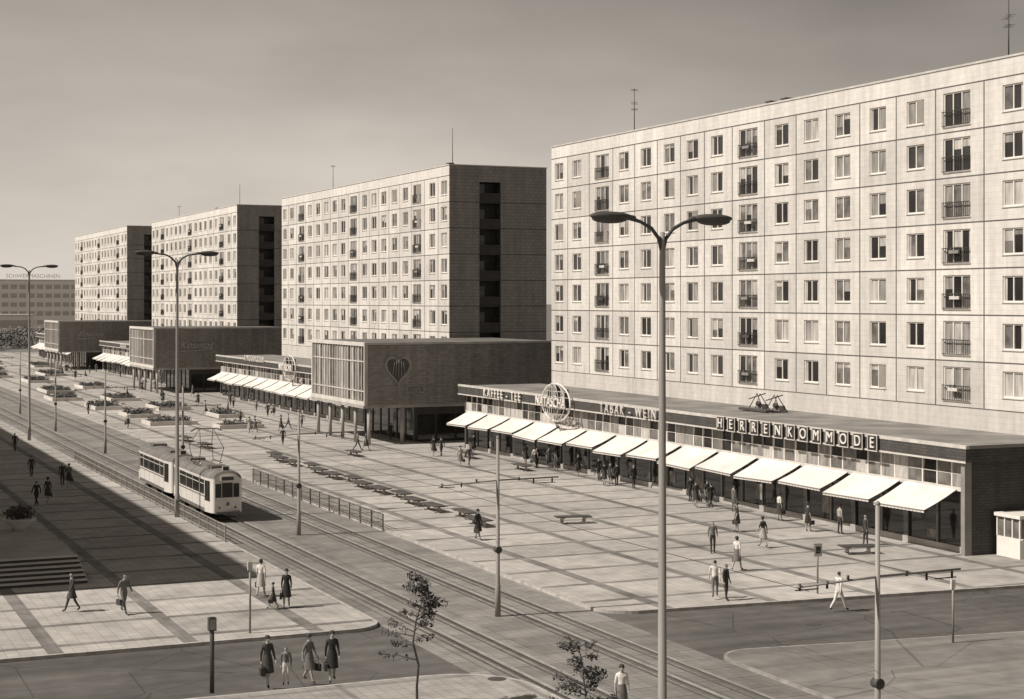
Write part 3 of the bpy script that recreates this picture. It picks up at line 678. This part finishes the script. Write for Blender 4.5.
# heading: 0 faces +Y (away), 90 faces -X (left), 180 toward camera, -90 right
P=[(11.74,73.2,'man_coat','dk','dk',100,1.0),(13.7,71.8,'man_lean','mid','mid',-160,1.02),(20.2,73.4,'woman_walk','wh','lt',-30,1),(19.9,70.3,'woman_walk','dk','dk',80,.68),(20.5,70.3,'woman_coat','black','black',160,1),
(15.7,56.2,'woman_coat','dk','dk',-170,1.04),(16.4,56.3,'man_stand','mid','wh',160,.78),(17.2,56.2,'woman_walk','mid','mid',-150,1),(18.0,56.0,'woman_coat','black','dk',170,1.05),
(15.6,111.5,'man_walk','black','black',20,1),(16.6,113.4,'woman_coat','dk','dk',10,1),(17.8,129.9,'man_walk','dk','dk',0,1),(19.1,123.4,'man_stand','dk','dk',180,1),(19.4,122.3,'woman_walk','mid','dk',170,1),(19.5,152.8,'man_walk','dk','dk',0,1),
(36.2,85.9,'woman_coat','black','black',-150,1.02),(45.8,76.3,'man_stand','mid','dk',160,1),(51.3,82.7,'woman_stand','dk','dk',60,1),(49.3,76.8,'woman_lean','dk','lt',20,1),(43.9,70.8,'woman_walk','wh','mid',-60,1),
(38.9,64.6,'man_walk','wh','mid',-30,1.03),(39.1,64.0,'man_stand','dk','dk',-150,.98),(42.6,60.3,'man_walk','wh','wh',-80,1.04),(56.3,85.9,'woman_stand','wh','dk',-90,1),(55.0,75.3,'man_stand','dk','dk',90,1),(25.3,47.9,'woman_stand','wh','mid',160,1),
(56.2,96.5,'man_stand','dk','dk',0,1),(56.0,94,'woman_stand','dk','mid',180,1),(55.4,92.5,'man_walk','black','black',0,1),(54.9,93.6,'woman_walk','dk','dk',180,1),(56.1,108,'woman_stand','dk','dk',-90,1),(56.0,106.8,'man_stand','dk','black',0,1),(55.3,107.4,'woman_walk','black','dk',0,1),
(56,121,'woman_walk','wh','dk',0,1),(52.3,134,'woman_coat','dk','dk',0,1),(52.7,133.2,'man_walk','dk','dk',0,1),(51.5,124,'man_walk','dk','mid',180,1),(50.8,124.2,'woman_walk','lt','mid',180,1),(47.8,141.3,'man_walk','mid','dk',-90,1),(48.5,141,'woman_walk','dk','dk',-90,1),(43.1,149,'man_walk','dk','dk',0,1),
(54.5,151,'man_stand','dk','dk',0,1),(53.5,209,'man_walk','dk','dk',0,1),(53,187,'woman_walk','lt','dk',0,1),(52,186,'man_walk','dk','dk',0,1),(54,211,'woman_walk','dk','dk',180,1),(52,248,'man_walk','dk','dk',0,1),(33.8,199,'man_walk','dk','dk',0,1),(34,176,'woman_walk','wh','dk',0,1),(55.2,81.2,'woman_stand','dk','black',-90,1),(56.3,79.6,'man_stand','lt','dk',-90,1)]
for p in P: ped(p[0],p[1],p[2],p[3],p[4],p[5],p[6],z=-.14 if (p[1]<62 and p[1]>56.65) else 0 if p[1]>50 else -.134)
rr=random.Random(11)
for i in range(30):
    ped(rr.uniform(44,56),rr.uniform(150,320),rr.choice(['man_walk','woman_walk','woman_coat']),rr.choice(['dk','mid','lt','black']),rr.choice(['dk','mid']),rr.choice([0,180,90,-90]))
for i in range(10):
    ped(rr.uniform(55.9,57.2),rr.uniform(86,138),rr.choice(['man_stand','woman_stand','woman_coat']),rr.choice(['dk','mid','black']),rr.choice(['dk','mid']),rr.choice([0,180,-90]))
# ------------------------------------------------------------ light, sky, camera
el=math.radians(47); d=Vector((1,-.1,0)).normalized()*math.cos(el)+Vector((0,0,-math.sin(el)))
sd=bpy.data.lights.new('sun','SUN'); sd.energy=5.0; sd.angle=math.radians(.5); sd.color=LT
so=bpy.data.objects.new('sun',sd); so.rotation_euler=d.to_track_quat('-Z','Y').to_euler(); scene.collection.objects.link(so)
w=bpy.data.worlds.new('World'); scene.world=w; w.use_nodes=True; nt=w.node_tree; nt.nodes.clear()
sky=nd(nt,'ShaderNodeTexSky',sky_type='NISHITA'); sky.sun_disc=False; sky.sun_elevation=el; sky.sun_rotation=math.atan2(-1,.1); sky.dust_density=1.0; sky.air_density=1.0
bw=nd(nt,'ShaderNodeRGBToBW'); nt.links.new(sky.outputs[0],bw.inputs[0])
tc=nd(nt,'ShaderNodeTexCoord'); sp=nd(nt,'ShaderNodeSeparateXYZ'); nt.links.new(tc.outputs['Generated'],sp.inputs[0])
mp=nd(nt,'ShaderNodeMapping'); mp.inputs['Scale'].default_value=(1,1,3.2); nt.links.new(tc.outputs['Generated'],mp.inputs[0])
cl=noise(nt,mp.outputs[0],2.2,.84,1.18,5); cl2=noise(nt,mp.outputs[0],7,.93,1.07,7)
hzz=mth(nt,'POWER',2.718,mth(nt,'MULTIPLY',mth(nt,'MAXIMUM',sp.outputs[2],0),-7.0))
mr=nd(nt,'ShaderNodeMapRange'); mr.inputs[1].default_value=.8; mr.inputs[2].default_value=1.0; mr.inputs[3].default_value=3.8; mr.inputs[4].default_value=9.0; nt.links.new(sp.outputs[1],mr.inputs[0])
v=mth(nt,'ADD',bw.outputs[0],mth(nt,'MULTIPLY',hzz,mr.outputs[0]))
v=mth(nt,'MULTIPLY',mth(nt,'MULTIPLY',v,cl),cl2); s=nd(nt,'ShaderNodeVectorMath',operation='SCALE'); s.inputs[0].default_value=(1.07,.97,.86); nt.links.new(v,s.inputs['Scale'])
bg=nd(nt,'ShaderNodeBackground'); bg.inputs['Strength'].default_value=.058; nt.links.new(s.outputs[0],bg.inputs['Color'])
ow=nd(nt,'ShaderNodeOutputWorld'); nt.links.new(bg.outputs[0],ow.inputs['Surface'])
scene.view_settings.view_transform='Standard'; scene.view_settings.look='None'; scene.view_settings.exposure=0
cd=bpy.data.cameras.new('camera'); cd.sensor_width=36; cd.lens=1650/1024*36; cd.shift_y=-48.5/1024; cd.clip_start=.5; cd.clip_end=8000
co=bpy.data.objects.new('camera',cd); co.location=(0,0,13.5); co.rotation_euler=(math.radians(90),0,-math.atan2(736,1650)); scene.collection.objects.link(co); scene.camera=co
